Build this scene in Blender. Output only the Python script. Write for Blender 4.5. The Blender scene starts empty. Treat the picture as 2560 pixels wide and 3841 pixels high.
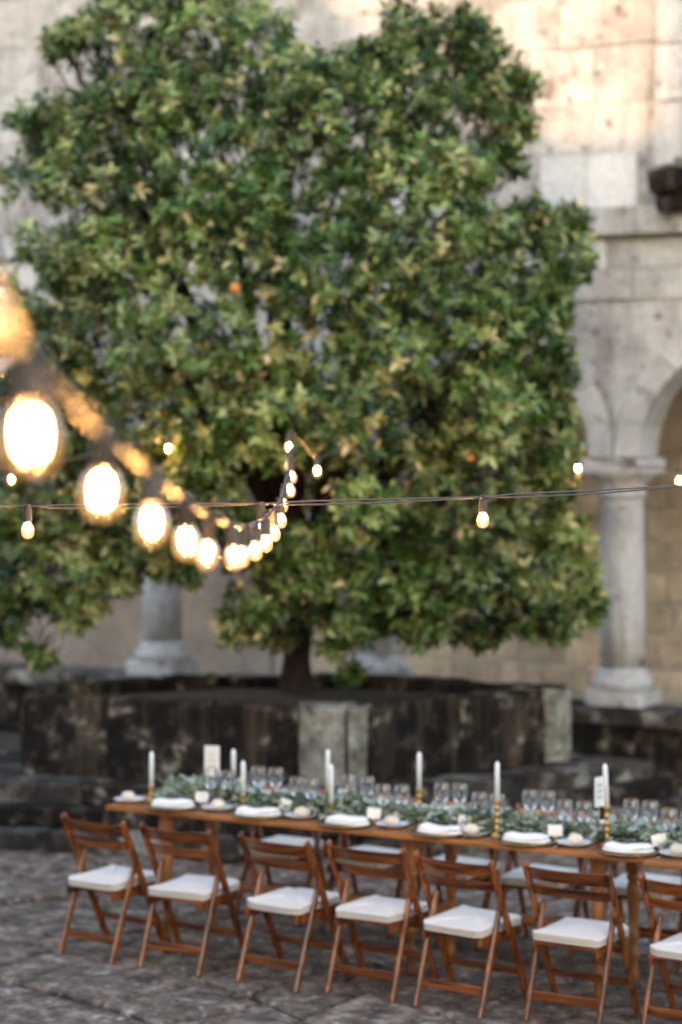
import bpy, math, random
import numpy as np
from mathutils import Vector, Matrix

random.seed(7)
rng = np.random.default_rng(7)
SC = bpy.context.scene
COL = SC.collection
PI = math.pi
R = math.radians

# ------------------------------------------------------------------ camera
YAW = R(28.7)
CY, SY = math.cos(YAW), math.sin(YAW)
cam_d = bpy.data.cameras.new('camera')
cam = bpy.data.objects.new('camera', cam_d)
COL.objects.link(cam)
cam.location = (0, 0, 2.9)
cam.rotation_euler = (PI / 2, 0, YAW)
cam_d.sensor_fit = 'VERTICAL'
cam_d.sensor_height = 36
cam_d.sensor_width = 24
cam_d.lens = 80
cam_d.shift_y = -0.0963
cam_d.clip_start = 0.1
cam_d.clip_end = 500
cam_d.dof.use_dof = True
cam_d.dof.focus_distance = 8.45
cam_d.dof.aperture_fstop = 1.5
SC.camera = cam

# ------------------------------------------------------------------ sky, sun, exposure
SUN_EL = R(13)
SUN_AZ = math.atan2(0.25, -1.0)          # the sun stands at (+0.25, -1) behind the camera
world = bpy.data.worlds.new('World')
SC.world = world
world.use_nodes = True
wn = world.node_tree.nodes
wl = world.node_tree.links
sky = wn.new('ShaderNodeTexSky')
sky.sky_type = 'NISHITA'
sky.sun_disc = False
sky.sun_elevation = SUN_EL
sky.sun_rotation = math.atan2(0.25, -1.0)
sky.air_density = 1.0
sky.dust_density = 3.0
sky.ozone_density = 0.6
wl.new(sky.outputs[0], wn['Background'].inputs[0])
wn['Background'].inputs[1].default_value = 0.15
sun_d = bpy.data.lights.new('sun', 'SUN')
sun_d.energy = 1.0
sun_d.angle = R(0.6)
sun_d.color = (1.0, 0.60, 0.31)
sun = bpy.data.objects.new('sun', sun_d)
COL.objects.link(sun)
sun_from = Vector((0.25, -1.0, 0)).normalized() * math.cos(SUN_EL) + Vector((0, 0, math.sin(SUN_EL)))
sun.rotation_euler = sun_from.to_track_quat('Z', 'Y').to_euler()
SC.view_settings.view_transform = 'Standard'
SC.view_settings.look = 'None'
SC.view_settings.gamma = 1
SC.view_settings.use_curve_mapping = False
SC.view_settings.exposure = 2.5
SC.render.engine = 'CYCLES'
SC.cycles.use_denoising = True
SC.cycles.max_bounces = 7
SC.cycles.diffuse_bounces = 3
SC.cycles.glossy_bounces = 3
SC.cycles.transmission_bounces = 6
SC.cycles.transparent_max_bounces = 12
SC.cycles.sample_clamp_indirect = 4
SC.cycles.caustics_reflective = False
SC.cycles.caustics_refractive = False


def plan(u, d, z=0.0):
    """u metres to the right of and d metres out along the line of sight, as world metres"""
    return Vector((u * CY - d * SY, u * SY + d * CY, z))


# ------------------------------------------------------------------ materials
def new_mat(name):
    m = bpy.data.materials.new(name)
    m.use_nodes = True
    nt = m.node_tree
    return m, nt.nodes, nt.links, nt.nodes['Principled BSDF']


def plain(name, col, rough=0.5, metal=0.0, spec=0.5, coat=0.0):
    m, n, l, b = new_mat(name)
    b.inputs['Base Color'].default_value = (*col, 1)
    b.inputs['Roughness'].default_value = rough
    b.inputs['Metallic'].default_value = metal
    b.inputs['Specular IOR Level'].default_value = spec
    b.inputs['Coat Weight'].default_value = coat
    return m


def stone(name, cols, scale=2.0, rough=0.9, bump=0.4, tint=0.3, spots=None, spot_scale=7.0, spot_cut=0.6,
          streak=None, fine=18.0, streak_cut=0.5):
    """mottled stone: large and small noise between the colours, a tint per stone, lichen spots, run marks"""
    m, n, l, b = new_mat(name)
    b.inputs['Roughness'].default_value = rough
    b.inputs['Specular IOR Level'].default_value = 0.25
    geo = n.new('ShaderNodeNewGeometry')
    oi = n.new('ShaderNodeObjectInfo')
    off = n.new('ShaderNodeVectorMath'); off.operation = 'MULTIPLY_ADD'
    off.inputs[1].default_value = (1, 1, 1)
    l.new(geo.outputs['Position'], off.inputs[0])
    cmb = n.new('ShaderNodeCombineXYZ')
    mul = n.new('ShaderNodeMath'); mul.operation = 'MULTIPLY'; mul.inputs[1].default_value = 13.0
    l.new(oi.outputs['Random'], mul.inputs[0])
    l.new(mul.outputs[0], cmb.inputs[0]); l.new(mul.outputs[0], cmb.inputs[1])
    l.new(cmb.outputs[0], off.inputs[2])
    def noise(sc, det, ro=0.6, vec=off.outputs[0]):
        t = n.new('ShaderNodeTexNoise')
        t.inputs['Scale'].default_value = sc
        t.inputs['Detail'].default_value = det
        t.inputs['Roughness'].default_value = ro
        l.new(vec, t.inputs['Vector'])
        return t
    n1 = noise(scale, 8, 0.68)
    n2 = noise(fine, 6, 0.7)
    ramp = n.new('ShaderNodeValToRGB')
    els = ramp.color_ramp.elements
    while len(els) < len(cols):
        els.new(0.5)
    for i, cc in enumerate(cols):
        els[i].position = 0.33 + 0.36 * i / max(1, len(cols) - 1)
        els[i].color = (*cc, 1)
    l.new(n1.outputs[0], ramp.inputs[0])
    mix = n.new('ShaderNodeMix'); mix.data_type = 'RGBA'; mix.blend_type = 'OVERLAY'
    mix.inputs[0].default_value = 0.55
    l.new(ramp.outputs[0], mix.inputs[6]); l.new(n2.outputs[0], mix.inputs[7])
    cur = mix.outputs[2]
    if streak:
        mp = n.new('ShaderNodeMapping'); mp.inputs['Scale'].default_value = (5.0, 5.0, 0.45)
        l.new(off.outputs[0], mp.inputs[0])
        n4 = noise(1.0, 6, 0.65, mp.outputs[0])
        r4 = n.new('ShaderNodeValToRGB')
        r4.color_ramp.elements[0].position = streak_cut; r4.color_ramp.elements[1].position = streak_cut + 0.2
        l.new(n4.outputs[0], r4.inputs[0])
        mx = n.new('ShaderNodeMix'); mx.data_type = 'RGBA'
        l.new(r4.outputs[0], mx.inputs[0]); l.new(cur, mx.inputs[6]); mx.inputs[7].default_value = (*streak, 1)
        cur = mx.outputs[2]
    if spots:
        n3 = noise(spot_scale, 5, 0.62)
        r3 = n.new('ShaderNodeValToRGB')
        r3.color_ramp.elements[0].position = spot_cut; r3.color_ramp.elements[1].position = spot_cut + 0.1
        l.new(n3.outputs[0], r3.inputs[0])
        mx = n.new('ShaderNodeMix'); mx.data_type = 'RGBA'
        l.new(r3.outputs[0], mx.inputs[0]); l.new(cur, mx.inputs[6]); mx.inputs[7].default_value = (*spots, 1)
        cur = mx.outputs[2]
    hsv = n.new('ShaderNodeHueSaturation')
    mr = n.new('ShaderNodeMapRange')
    mr.inputs['To Min'].default_value = 1 - tint; mr.inputs['To Max'].default_value = 1 + tint
    l.new(oi.outputs['Random'], mr.inputs[0]); l.new(mr.outputs[0], hsv.inputs['Value'])
    l.new(cur, hsv.inputs['Color'])
    l.new(hsv.outputs[0], b.inputs['Base Color'])
    if bump:
        bp = n.new('ShaderNodeBump'); bp.inputs['Strength'].default_value = bump; bp.inputs['Distance'].default_value = 0.03
        ad = n.new('ShaderNodeMath'); ad.operation = 'ADD'
        l.new(n1.outputs[0], ad.inputs[0]); l.new(n2.outputs[0], ad.inputs[1])
        l.new(ad.outputs[0], bp.inputs['Height']); l.new(bp.outputs[0], b.inputs['Normal'])
    return m


def wood(name, c1, c2, rough=0.35, axis=0, tint=0.25):
    m, n, l, b = new_mat(name)
    tc = n.new('ShaderNodeTexCoord')
    oi = n.new('ShaderNodeObjectInfo')
    mp = n.new('ShaderNodeMapping')
    sc = [28, 28, 28]; sc[axis] = 3.0
    mp.inputs['Scale'].default_value = sc
    add = n.new('ShaderNodeVectorMath'); add.operation = 'ADD'
    cm = n.new('ShaderNodeCombineXYZ')
    ml = n.new('ShaderNodeMath'); ml.operation = 'MULTIPLY'; ml.inputs[1].default_value = 9
    l.new(oi.outputs['Random'], ml.inputs[0])
    for i in range(3): l.new(ml.outputs[0], cm.inputs[i])
    l.new(tc.outputs['Object'], add.inputs[0]); l.new(cm.outputs[0], add.inputs[1])
    l.new(add.outputs[0], mp.inputs[0])
    t = n.new('ShaderNodeTexNoise'); t.inputs['Scale'].default_value = 1.0; t.inputs['Detail'].default_value = 6
    t.inputs['Distortion'].default_value = 0.6
    l.new(mp.outputs[0], t.inputs['Vector'])
    r = n.new('ShaderNodeValToRGB')
    r.color_ramp.elements[0].position = 0.32; r.color_ramp.elements[0].color = (*c1, 1)
    r.color_ramp.elements[1].position = 0.7; r.color_ramp.elements[1].color = (*c2, 1)
    l.new(t.outputs[0], r.inputs[0])
    hsv = n.new('ShaderNodeHueSaturation')
    mr = n.new('ShaderNodeMapRange'); mr.inputs['To Min'].default_value = 1 - tint; mr.inputs['To Max'].default_value = 1 + tint
    l.new(oi.outputs['Random'], mr.inputs[0]); l.new(mr.outputs[0], hsv.inputs['Value'])
    l.new(r.outputs[0], hsv.inputs['Color']); l.new(hsv.outputs[0], b.inputs['Base Color'])
    b.inputs['Roughness'].default_value = rough
    bp = n.new('ShaderNodeBump'); bp.inputs['Strength'].default_value = 0.12; bp.inputs['Distance'].default_value = 0.004
    l.new(t.outputs[0], bp.inputs['Height']); l.new(bp.outputs[0], b.inputs['Normal'])
    return m


def leaf_mat(name, col=None, trans=0.16, rough=0.36):
    m, n, l, b = new_mat(name)
    b.inputs['Roughness'].default_value = rough
    b.inputs['Specular IOR Level'].default_value = 0.45
    tr = n.new('ShaderNodeBsdfTranslucent')
    mx = n.new('ShaderNodeMixShader'); mx.inputs[0].default_value = trans
    if col is None:
        at = n.new('ShaderNodeVertexColor'); at.layer_name = 'col'
        l.new(at.outputs[0], b.inputs['Base Color']); l.new(at.outputs[0], tr.inputs[0])
    else:
        b.inputs['Base Color'].default_value = (*col, 1); tr.inputs[0].default_value = (*col, 1)
    out = n['Material Output']
    l.new(b.outputs[0], mx.inputs[1]); l.new(tr.outputs[0], mx.inputs[2]); l.new(mx.outputs[0], out.inputs[0])
    return m


def cloth(name, col, scale=60.0, rough=0.9):
    m, n, l, b = new_mat(name)
    b.inputs['Base Color'].default_value = (*col, 1)
    b.inputs['Roughness'].default_value = rough
    b.inputs['Sheen Weight'].default_value = 0.2
    tc = n.new('ShaderNodeTexCoord')
    t = n.new('ShaderNodeTexNoise'); t.inputs['Scale'].default_value = scale; t.inputs['Detail'].default_value = 4
    l.new(tc.outputs['Object'], t.inputs['Vector'])
    bp = n.new('ShaderNodeBump'); bp.inputs['Strength'].default_value = 0.25; bp.inputs['Distance'].default_value = 0.004
    l.new(t.outputs[0], bp.inputs['Height']); l.new(bp.outputs[0], b.inputs['Normal'])
    return m


def thin_glass(name, tint=(1, 1, 1), refl=1.0, frost=0.0, frost_col=(1, 1, 1), lit=0.0, lit_col=(1, 1, 1)):
    m, n, l, b = new_mat(name)
    n.remove(b)
    tp = n.new('ShaderNodeBsdfTransparent'); tp.inputs[0].default_value = (*tint, 1)
    gl = n.new('ShaderNodeBsdfGlossy'); gl.inputs['Roughness'].default_value = 0.03
    lw = n.new('ShaderNodeLayerWeight'); lw.inputs[0].default_value = 0.32
    mu = n.new('ShaderNodeMath'); mu.operation = 'MULTIPLY'; mu.inputs[1].default_value = refl
    mu.use_clamp = True
    l.new(lw.outputs['Fresnel'], mu.inputs[0])
    mx = n.new('ShaderNodeMixShader')
    l.new(mu.outputs[0], mx.inputs[0]); l.new(tp.outputs[0], mx.inputs[1]); l.new(gl.outputs[0], mx.inputs[2])
    cur = mx.outputs[0]
    if frost:
        tr = n.new('ShaderNodeBsdfTranslucent'); tr.inputs[0].default_value = (*frost_col, 1)
        m2 = n.new('ShaderNodeMixShader'); m2.inputs[0].default_value = frost
        l.new(cur, m2.inputs[1]); l.new(tr.outputs[0], m2.inputs[2]); cur = m2.outputs[0]
    if lit:                                  # amber halo of the filament, put into the glass as emission
        e = n.new('ShaderNodeEmission'); e.inputs[0].default_value = (*lit_col, 1); e.inputs[1].default_value = lit
        ad = n.new('ShaderNodeAddShader')
        l.new(cur, ad.inputs[0]); l.new(e.outputs[0], ad.inputs[1]); cur = ad.outputs[0]
    l.new(cur, n['Material Output'].inputs[0])
    return m


def emit(name, col, s):
    m, n, l, b = new_mat(name)
    n.remove(b)
    e = n.new('ShaderNodeEmission'); e.inputs[0].default_value = (*col, 1); e.inputs[1].default_value = s
    l.new(e.outputs[0], n['Material Output'].inputs[0])
    return m


M = {}
M['flag'] = stone('flagstone', [(0.046, 0.033, 0.025), (0.178, 0.140, 0.112), (0.46, 0.385, 0.315)], 7.0, 0.85, 1.0, 0.12,
                  spots=(0.55, 0.50, 0.45), spot_scale=10, spot_cut=0.60, fine=30)
M['soil'] = stone('joint_soil', [(0.042, 0.033, 0.026), (0.085, 0.068, 0.054)], 5, 0.95, 0.8, 0.0)
M['granite'] = stone('pale_granite', [(0.22, 0.212, 0.205), (0.40, 0.405, 0.41), (0.54, 0.555, 0.57)], 2.3, 0.9, 0.6, 0.12,
                     spots=(0.17, 0.15, 0.135), spot_scale=7.5, spot_cut=0.58, streak=(0.29, 0.275, 0.26), fine=30)
M['granite_clean'] = stone('clean_granite', [(0.46, 0.48, 0.495), (0.58, 0.60, 0.615)], 1.6, 0.9, 0.3, 0.05, fine=22)
M['column'] = stone('column_granite', [(0.31, 0.315, 0.325), (0.43, 0.44, 0.45), (0.52, 0.53, 0.535)], 2.4, 0.9, 0.4, 0.06,
                    spots=(0.17, 0.15, 0.155), spot_scale=4.6, spot_cut=0.60, streak=(0.25, 0.235, 0.23), streak_cut=0.55, fine=25)
M['inner'] = stone('gallery_stone', [(0.28, 0.235, 0.19), (0.42, 0.36, 0.29), (0.52, 0.465, 0.385)], 3.0, 0.9, 0.5, 0.16, fine=16)
M['mortar'] = stone('pale_mortar', [(0.33, 0.32, 0.305), (0.46, 0.45, 0.435)], 4, 0.95, 0.5, 0.0)
M['plaster'] = stone('old_plaster', [(0.20, 0.172, 0.158), (0.30, 0.268, 0.25), (0.40, 0.365, 0.345)], 1.1, 0.95, 0.5, 0.0,
                     spots=(0.15, 0.12, 0.10), spot_scale=2.2, spot_cut=0.6)
M['dark'] = stone('mossy_black_stone', [(0.002, 0.002, 0.002), (0.012, 0.009, 0.007), (0.115, 0.092, 0.068)], 5.5, 0.95, 1.0, 0.3,
                  spots=(0.30, 0.295, 0.25), spot_scale=5.5, spot_cut=0.60, streak=(0.085, 0.064, 0.044), streak_cut=0.54, fine=20)
M['darkmid'] = stone('weathered_step_stone', [(0.010, 0.008, 0.007), (0.05, 0.044, 0.038), (0.20, 0.185, 0.165)], 4.5, 0.92, 0.8, 0.3,
                     spots=(0.27, 0.275, 0.245), spot_scale=3.6, spot_cut=0.545, fine=20)
M['lichen'] = stone('lichen_grey_stone', [(0.05, 0.047, 0.038), (0.22, 0.22, 0.185), (0.42, 0.42, 0.37)], 5.5, 0.92, 0.9, 0.12,
                    spots=(0.06, 0.052, 0.042), spot_scale=7, spot_cut=0.58, fine=24)
M['chair'] = wood('chair_wood', (0.042, 0.012, 0.0045), (0.32, 0.098, 0.020), 0.26, 2)
M['chair_x'] = wood('chair_wood_crosswise', (0.042, 0.012, 0.0045), (0.32, 0.098, 0.020), 0.26, 0)
M['table'] = wood('table_wood', (0.17, 0.062, 0.016), (0.40, 0.155, 0.038), 0.38, 0, 0.12)
M['tleg'] = wood('table_leg_wood', (0.20, 0.080, 0.020), (0.36, 0.15, 0.042), 0.4, 2, 0.12)
M['cushion'] = cloth('cushion_cotton', (0.71, 0.69, 0.645), 14)
M['napkin'] = cloth('napkin_linen', (0.79, 0.785, 0.77), 30)
M['card'] = plain('card_stock', (0.80, 0.79, 0.75), 0.8)
M['ink'] = plain('grey_ink', (0.25, 0.25, 0.26), 0.8)
M['china'] = plain('pale_china', (0.68, 0.73, 0.76), 0.18)
M['charger'] = plain('charger_dark', (0.035, 0.028, 0.022), 0.22)
M['brass'] = plain('brass', (0.50, 0.30, 0.10), 0.36, 1.0)
M['copper'] = plain('copper_cutlery', (0.72, 0.42, 0.24), 0.25, 1.0)
M['wax'] = plain('candle_wax', (0.82, 0.85, 0.86), 0.4)
M['wick'] = plain('wick', (0.05, 0.05, 0.05), 0.9)
M['bread'] = stone('bread_crust', [(0.60, 0.51, 0.38), (0.78, 0.71, 0.60)], 9, 0.8, 0.2, 0.1, fine=60)
M['bark'] = stone('bark', [(0.016, 0.012, 0.010), (0.045, 0.034, 0.026)], 7, 0.95, 0.9, 0.0)
M['leaf'] = leaf_mat('citrus_leaf')
M['garl'] = leaf_mat('garland_leaf', None, 0.2, 0.55)
M['euc'] = leaf_mat('eucalyptus_leaf', (0.20, 0.29, 0.24), 0.2, 0.55)
M['fruit'] = plain('orange_peel', (0.62, 0.25, 0.035), 0.45)
M['black'] = plain('black_rubber_cable', (0.085, 0.068, 0.058), 0.45, 0, 0.9)
M['socket'] = plain('black_socket', (0.05, 0.042, 0.038), 0.35, 0, 0.6)
M['bulbglass'] = thin_glass('bulb_glass', (0.98, 0.95, 0.9), 0.7, 0, (1, 1, 1), 0.20, (1.0, 0.45, 0.12))
M['glow'] = emit('bulb_filament', (1.0, 0.47, 0.14), 330)
M['glass'] = thin_glass('wine_glass', (0.97, 0.98, 0.98), 2.6, 0.09, (0.95, 0.97, 1.0))
M['rim'] = plain('gilt_rim', (0.75, 0.50, 0.22), 0.25, 1.0)
M['turq'] = thin_glass('turquoise_glass', (0.35, 0.72, 0.74), 1.3, 0.25, (0.35, 0.75, 0.78))
M['tile'] = stone('roof_tile', [(0.25, 0.11, 0.06), (0.36, 0.17, 0.10)], 3, 0.9, 0.3, 0.1)


# ------------------------------------------------------------------ mesh helpers
def tag(o, label, cat, group=None):
    o['label'] = label
    o['category'] = cat
    if group: o['group'] = group
    return o


def thing(name, loc, label, cat, group=None, rz=0.0):
    o = bpy.data.objects.new(name, None)
    o.empty_display_size = 0.1
    COL.objects.link(o)
    o.location = loc
    o.rotation_euler = (0, 0, rz)
    return tag(o, label, cat, group)


def inst(name, me, parent=None, loc=(0, 0, 0), rot=(0, 0, 0), scale=(1, 1, 1)):
    o = bpy.data.objects.new(name, me)
    COL.objects.link(o)
    o.parent = parent
    o.location = loc; o.rotation_euler = rot; o.scale = scale
    return o


def copy_tree(src, parent=None):
    c = src.copy()
    COL.objects.link(c)
    c.parent = parent
    for ch in src.children:
        copy_tree(ch, c)
    return c


class MB:
    def __init__(self):
        self.v = []; self.f = []

    def add(self, v, f):
        o = len(self.v)
        self.v += [tuple(p) for p in v]
        self.f += [tuple(i + o for i in q) for q in f]
        return self

    def box(self, c, s, ch=0.0, mtx=None):
        hx, hy, hz = s[0] / 2, s[1] / 2, s[2] / 2
        if ch <= 0:
            v = [(x, y, z) for x in (-hx, hx) for y in (-hy, hy) for z in (-hz, hz)]
            f = [(0, 1, 3, 2), (4, 6, 7, 5), (0, 4, 5, 1), (2, 3, 7, 6), (0, 2, 6, 4), (1, 5, 7, 3)]
        else:
            ch = min(ch, hx * .9, hy * .9, hz * .9)
            v = []; idx = {}
            for sx in (-1, 1):
                for sy in (-1, 1):
                    for sz in (-1, 1):
                        for a in range(3):
                            p = [sx * (hx - ch), sy * (hy - ch), sz * (hz - ch)]
                            p[a] = (sx * hx, sy * hy, sz * hz)[a]
                            idx[(sx, sy, sz, a)] = len(v); v.append(tuple(p))
            f = []
            for a in range(3):
                b, c2 = (a + 1) % 3, (a + 2) % 3
                for sa in (-1, 1):
                    q = []
                    for sb, sc in ((-1, -1), (1, -1), (1, 1), (-1, 1)):
                        k = [0, 0, 0]; k[a] = sa; k[b] = sb; k[c2] = sc
                        q.append(idx[(*k, a)])
                    f.append(tuple(q if sa > 0 else q[::-1]))
                for sb in (-1, 1):
                    for sc in (-1, 1):
                        k0 = [0, 0, 0]; k0[a] = -1; k0[b] = sb; k0[c2] = sc
                        k1 = list(k0); k1[a] = 1
                        q = [idx[(*k0, b)], idx[(*k1, b)], idx[(*k1, c2)], idx[(*k0, c2)]]
                        f.append(tuple(q if sb * sc < 0 else q[::-1]))
            for sx in (-1, 1):
                for sy in (-1, 1):
                    for sz in (-1, 1):
                        q = [idx[(sx, sy, sz, a)] for a in range(3)]
                        f.append(tuple(q if sx * sy * sz > 0 else q[::-1]))
        c = Vector(c)
        if mtx is not None:
            v = [mtx @ Vector(p) + c for p in v]
        else:
            v = [Vector(p) + c for p in v]
        return self.add(v, f)

    def bar(self, p0, p1, w, h, ch=0.004, ref=(1, 0, 0)):
        """a chamfered bar from p0 to p1: w across ref, h the other way"""
        p0, p1 = Vector(p0), Vector(p1)
        z = (p1 - p0); L = z.length; z.normalize()
        x = Vector(ref); x = (x - z * x.dot(z)).normalized()
        y = z.cross(x)
        m = Matrix((x, y, z)).transposed()
        return self.box((p0 + p1) / 2, (w, h, L), ch, m)

    def tube(self, pts, rad, n=8, cap=True):
        pts = [Vector(p) for p in pts]
        if not hasattr(rad, '__len__'): rad = [rad] * len(pts)
        ref = Vector((0.31, 0.17, 0.93))
        v = []; f = []
        for i, p in enumerate(pts):
            t = (pts[min(i + 1, len(pts) - 1)] - pts[max(i - 1, 0)]).normalized()
            x = (ref - t * ref.dot(t))
            if x.length < 1e-3: x = t.orthogonal()
            x.normalize(); y = t.cross(x)
            ref = x
            for k in range(n):
                a = 2 * PI * k / n
                v.append(p + (x * math.cos(a) + y * math.sin(a)) * rad[i])
        for i in range(len(pts) - 1):
            for k in range(n):
                a, b = i * n + k, i * n + (k + 1) % n
                f.append((a, b, b + n, a + n))
        if cap:
            f.append(tuple(range(n))[::-1]); f.append(tuple((len(pts) - 1) * n + k for k in range(n)))
        return self.add(v, f)

    def lathe(self, prof, n=16, c=(0, 0, 0), cap=True):
        v = []; f = []
        for r, z in prof:
            for k in range(n):
                a = 2 * PI * k / n
                v.append((c[0] + r * math.cos(a), c[1] + r * math.sin(a), c[2] + z))
        for i in range(len(prof) - 1):
            for k in range(n):
                a, b = i * n + k, i * n + (k + 1) % n
                f.append((a, b, b + n, a + n))
        if cap:
            f.append(tuple(range(n))[::-1]); f.append(tuple((len(prof) - 1) * n + k for k in range(n)))
        return self.add(v, f)

    def mesh(self, name, mat, smooth=False):
        me = bpy.data.meshes.new(name)
        me.from_pydata(self.v, [], self.f)
        me.materials.append(mat)
        if smooth:
            me.polygons.foreach_set('use_smooth', [True] * len(me.polygons))
        me.update()
        return me

    def obj(self, name, mat, parent=None, smooth=False, loc=(0, 0, 0), rot=(0, 0, 0)):
        return inst(name, self.mesh(name, mat, smooth), parent, loc, rot)


def jittered(me, amt, seed):
    r = random.Random(seed)
    for v in me.vertices:
        v.co += Vector((r.uniform(-1, 1), r.uniform(-1, 1), r.uniform(-1, 1))) * amt
    return me


_bl = {}
def block_mesh(mat, var=0, ch=0.05):
    """unit block with worn edges, shared between alike stones (scaled per stone)"""
    k = (mat.name, var, ch)
    if k not in _bl:
        me = MB().box((0, 0, 0), (1, 1, 1), ch).mesh('stone_block', mat)
        _bl[k] = jittered(me, ch * 0.35, 100 + var)
    return _bl[k]


def block(name, c, s, mat, parent=None, rot=(0, 0, 0), ch=0.05):
    return inst(name, block_mesh(mat, random.randrange(6), ch), parent, c, rot, s)


ORD = ['first', 'second', 'third', 'fourth', 'fifth', 'sixth', 'seventh', 'eighth', 'ninth', 'tenth', 'eleventh', 'twelfth',
       'thirteenth', 'fourteenth', 'fifteenth', 'sixteenth', 'seventeenth', 'eighteenth', 'nineteenth', 'twentieth']


# ------------------------------------------------------------------ ground and paving
g = MB()
g.add([(-150, -150, -0.03), (150, -150, -0.03), (150, 150, -0.03), (-150, 150, -0.03)], [(0, 1, 2, 3)])
ground = g.obj('ground', M['soil'])
ground['kind'] = 'structure'


def wob_(px, py):
    ax, ay = px + 6.7, py - 12.3
    return (ax * .956 + ay * .292 - 6.7, -ax * .292 + ay * .956 + 12.3)


def make_flagstones():
    rr = random.Random(21)
    y = 6.6
    while y < 18.6:
        h = rr.uniform(0.42, 0.72)
        x = -12.2 + rr.uniform(0, 0.6)
        sk = rr.uniform(-0.05, 0.05)
        while x < -1.6:
            w = rr.uniform(0.45, 1.15)
            wx, wy = wob_(x + w / 2, y + h / 2)
            if wy > 16.6 or wy < 7.9 or wx < -11.3 or wx > -2.4 or (wx + 8.1) ** 2 + (wy - 14.0) ** 2 < 1.0 ** 2:
                x += w; continue
            g_ = 0.018
            x0, x1, y0, y1 = x + g_, x + w - g_, y + g_, y + h - g_
            def wob(px, py):
                px, py = px + 0.10 * math.sin(py * 2.1 + px * 1.3), py + 0.11 * math.sin(px * 1.9 + py * .6)
                ax, ay = px + 6.7, py - 12.3
                return (ax * .956 + ay * .292 - 6.7, -ax * .292 + ay * .956 + 12.3)
            ring = []
            for a, b, n_ in (((x0, y0), (x1, y0), 3), ((x1, y0), (x1, y1), 2), ((x1, y1), (x0, y1), 3), ((x0, y1), (x0, y0), 2)):
                for i in range(n_):
                    t = i / n_
                    px, py = wob(a[0] + (b[0] - a[0]) * t, a[1] + (b[1] - a[1]) * t)
                    ring.append((px + rr.uniform(-.016, .016), py + rr.uniform(-.016, .016)))
            cx = sum(p[0] for p in ring) / 10; cy = sum(p[1] for p in ring) / 10
            top = rr.uniform(-0.012, 0.010); tx = rr.uniform(-.012, .012); ty = rr.uniform(-.012, .012)
            v = []
            for px, py in ring: v.append((px - cx, py - cy, -0.06))
            for px, py in ring: v.append((px - cx, py - cy, top - 0.014 + tx * (px - cx) + ty * (py - cy)))
            for px, py in ring:
                qx, qy = (px - cx) * 0.955, (py - cy) * 0.94
                v.append((qx, qy, top + tx * qx + ty * qy + rr.uniform(-.003, .003)))
            v.append((0, 0, top + 0.004))
            f = []
            for k in range(10):
                k2 = (k + 1) % 10
                f += [(k, k2, k2 + 10, k + 10), (k + 10, k2 + 10, k2 + 20, k + 20), (k + 20, k2 + 20, 30)]
            MB().add(v, f).obj('flagstone', M['flag'], ground, loc=(cx, cy, 0))
            x += w
        y += h


make_flagstones()

# ------------------------------------------------------------------ arcade with columns
WY = 16.90            # front face of the arcade wall
CX = [-15.58, -13.38, -11.18, -8.98, -6.78, -4.58]
SPRING = 2.55
RAD = 0.89
arc = thing('arcade_wall', (-9.5, WY + .2, SPRING), 'pale granite arcade wall with round arches behind the tree', 'wall')


def local(o_parent, p):
    return Vector(p) - o_parent.location


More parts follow.
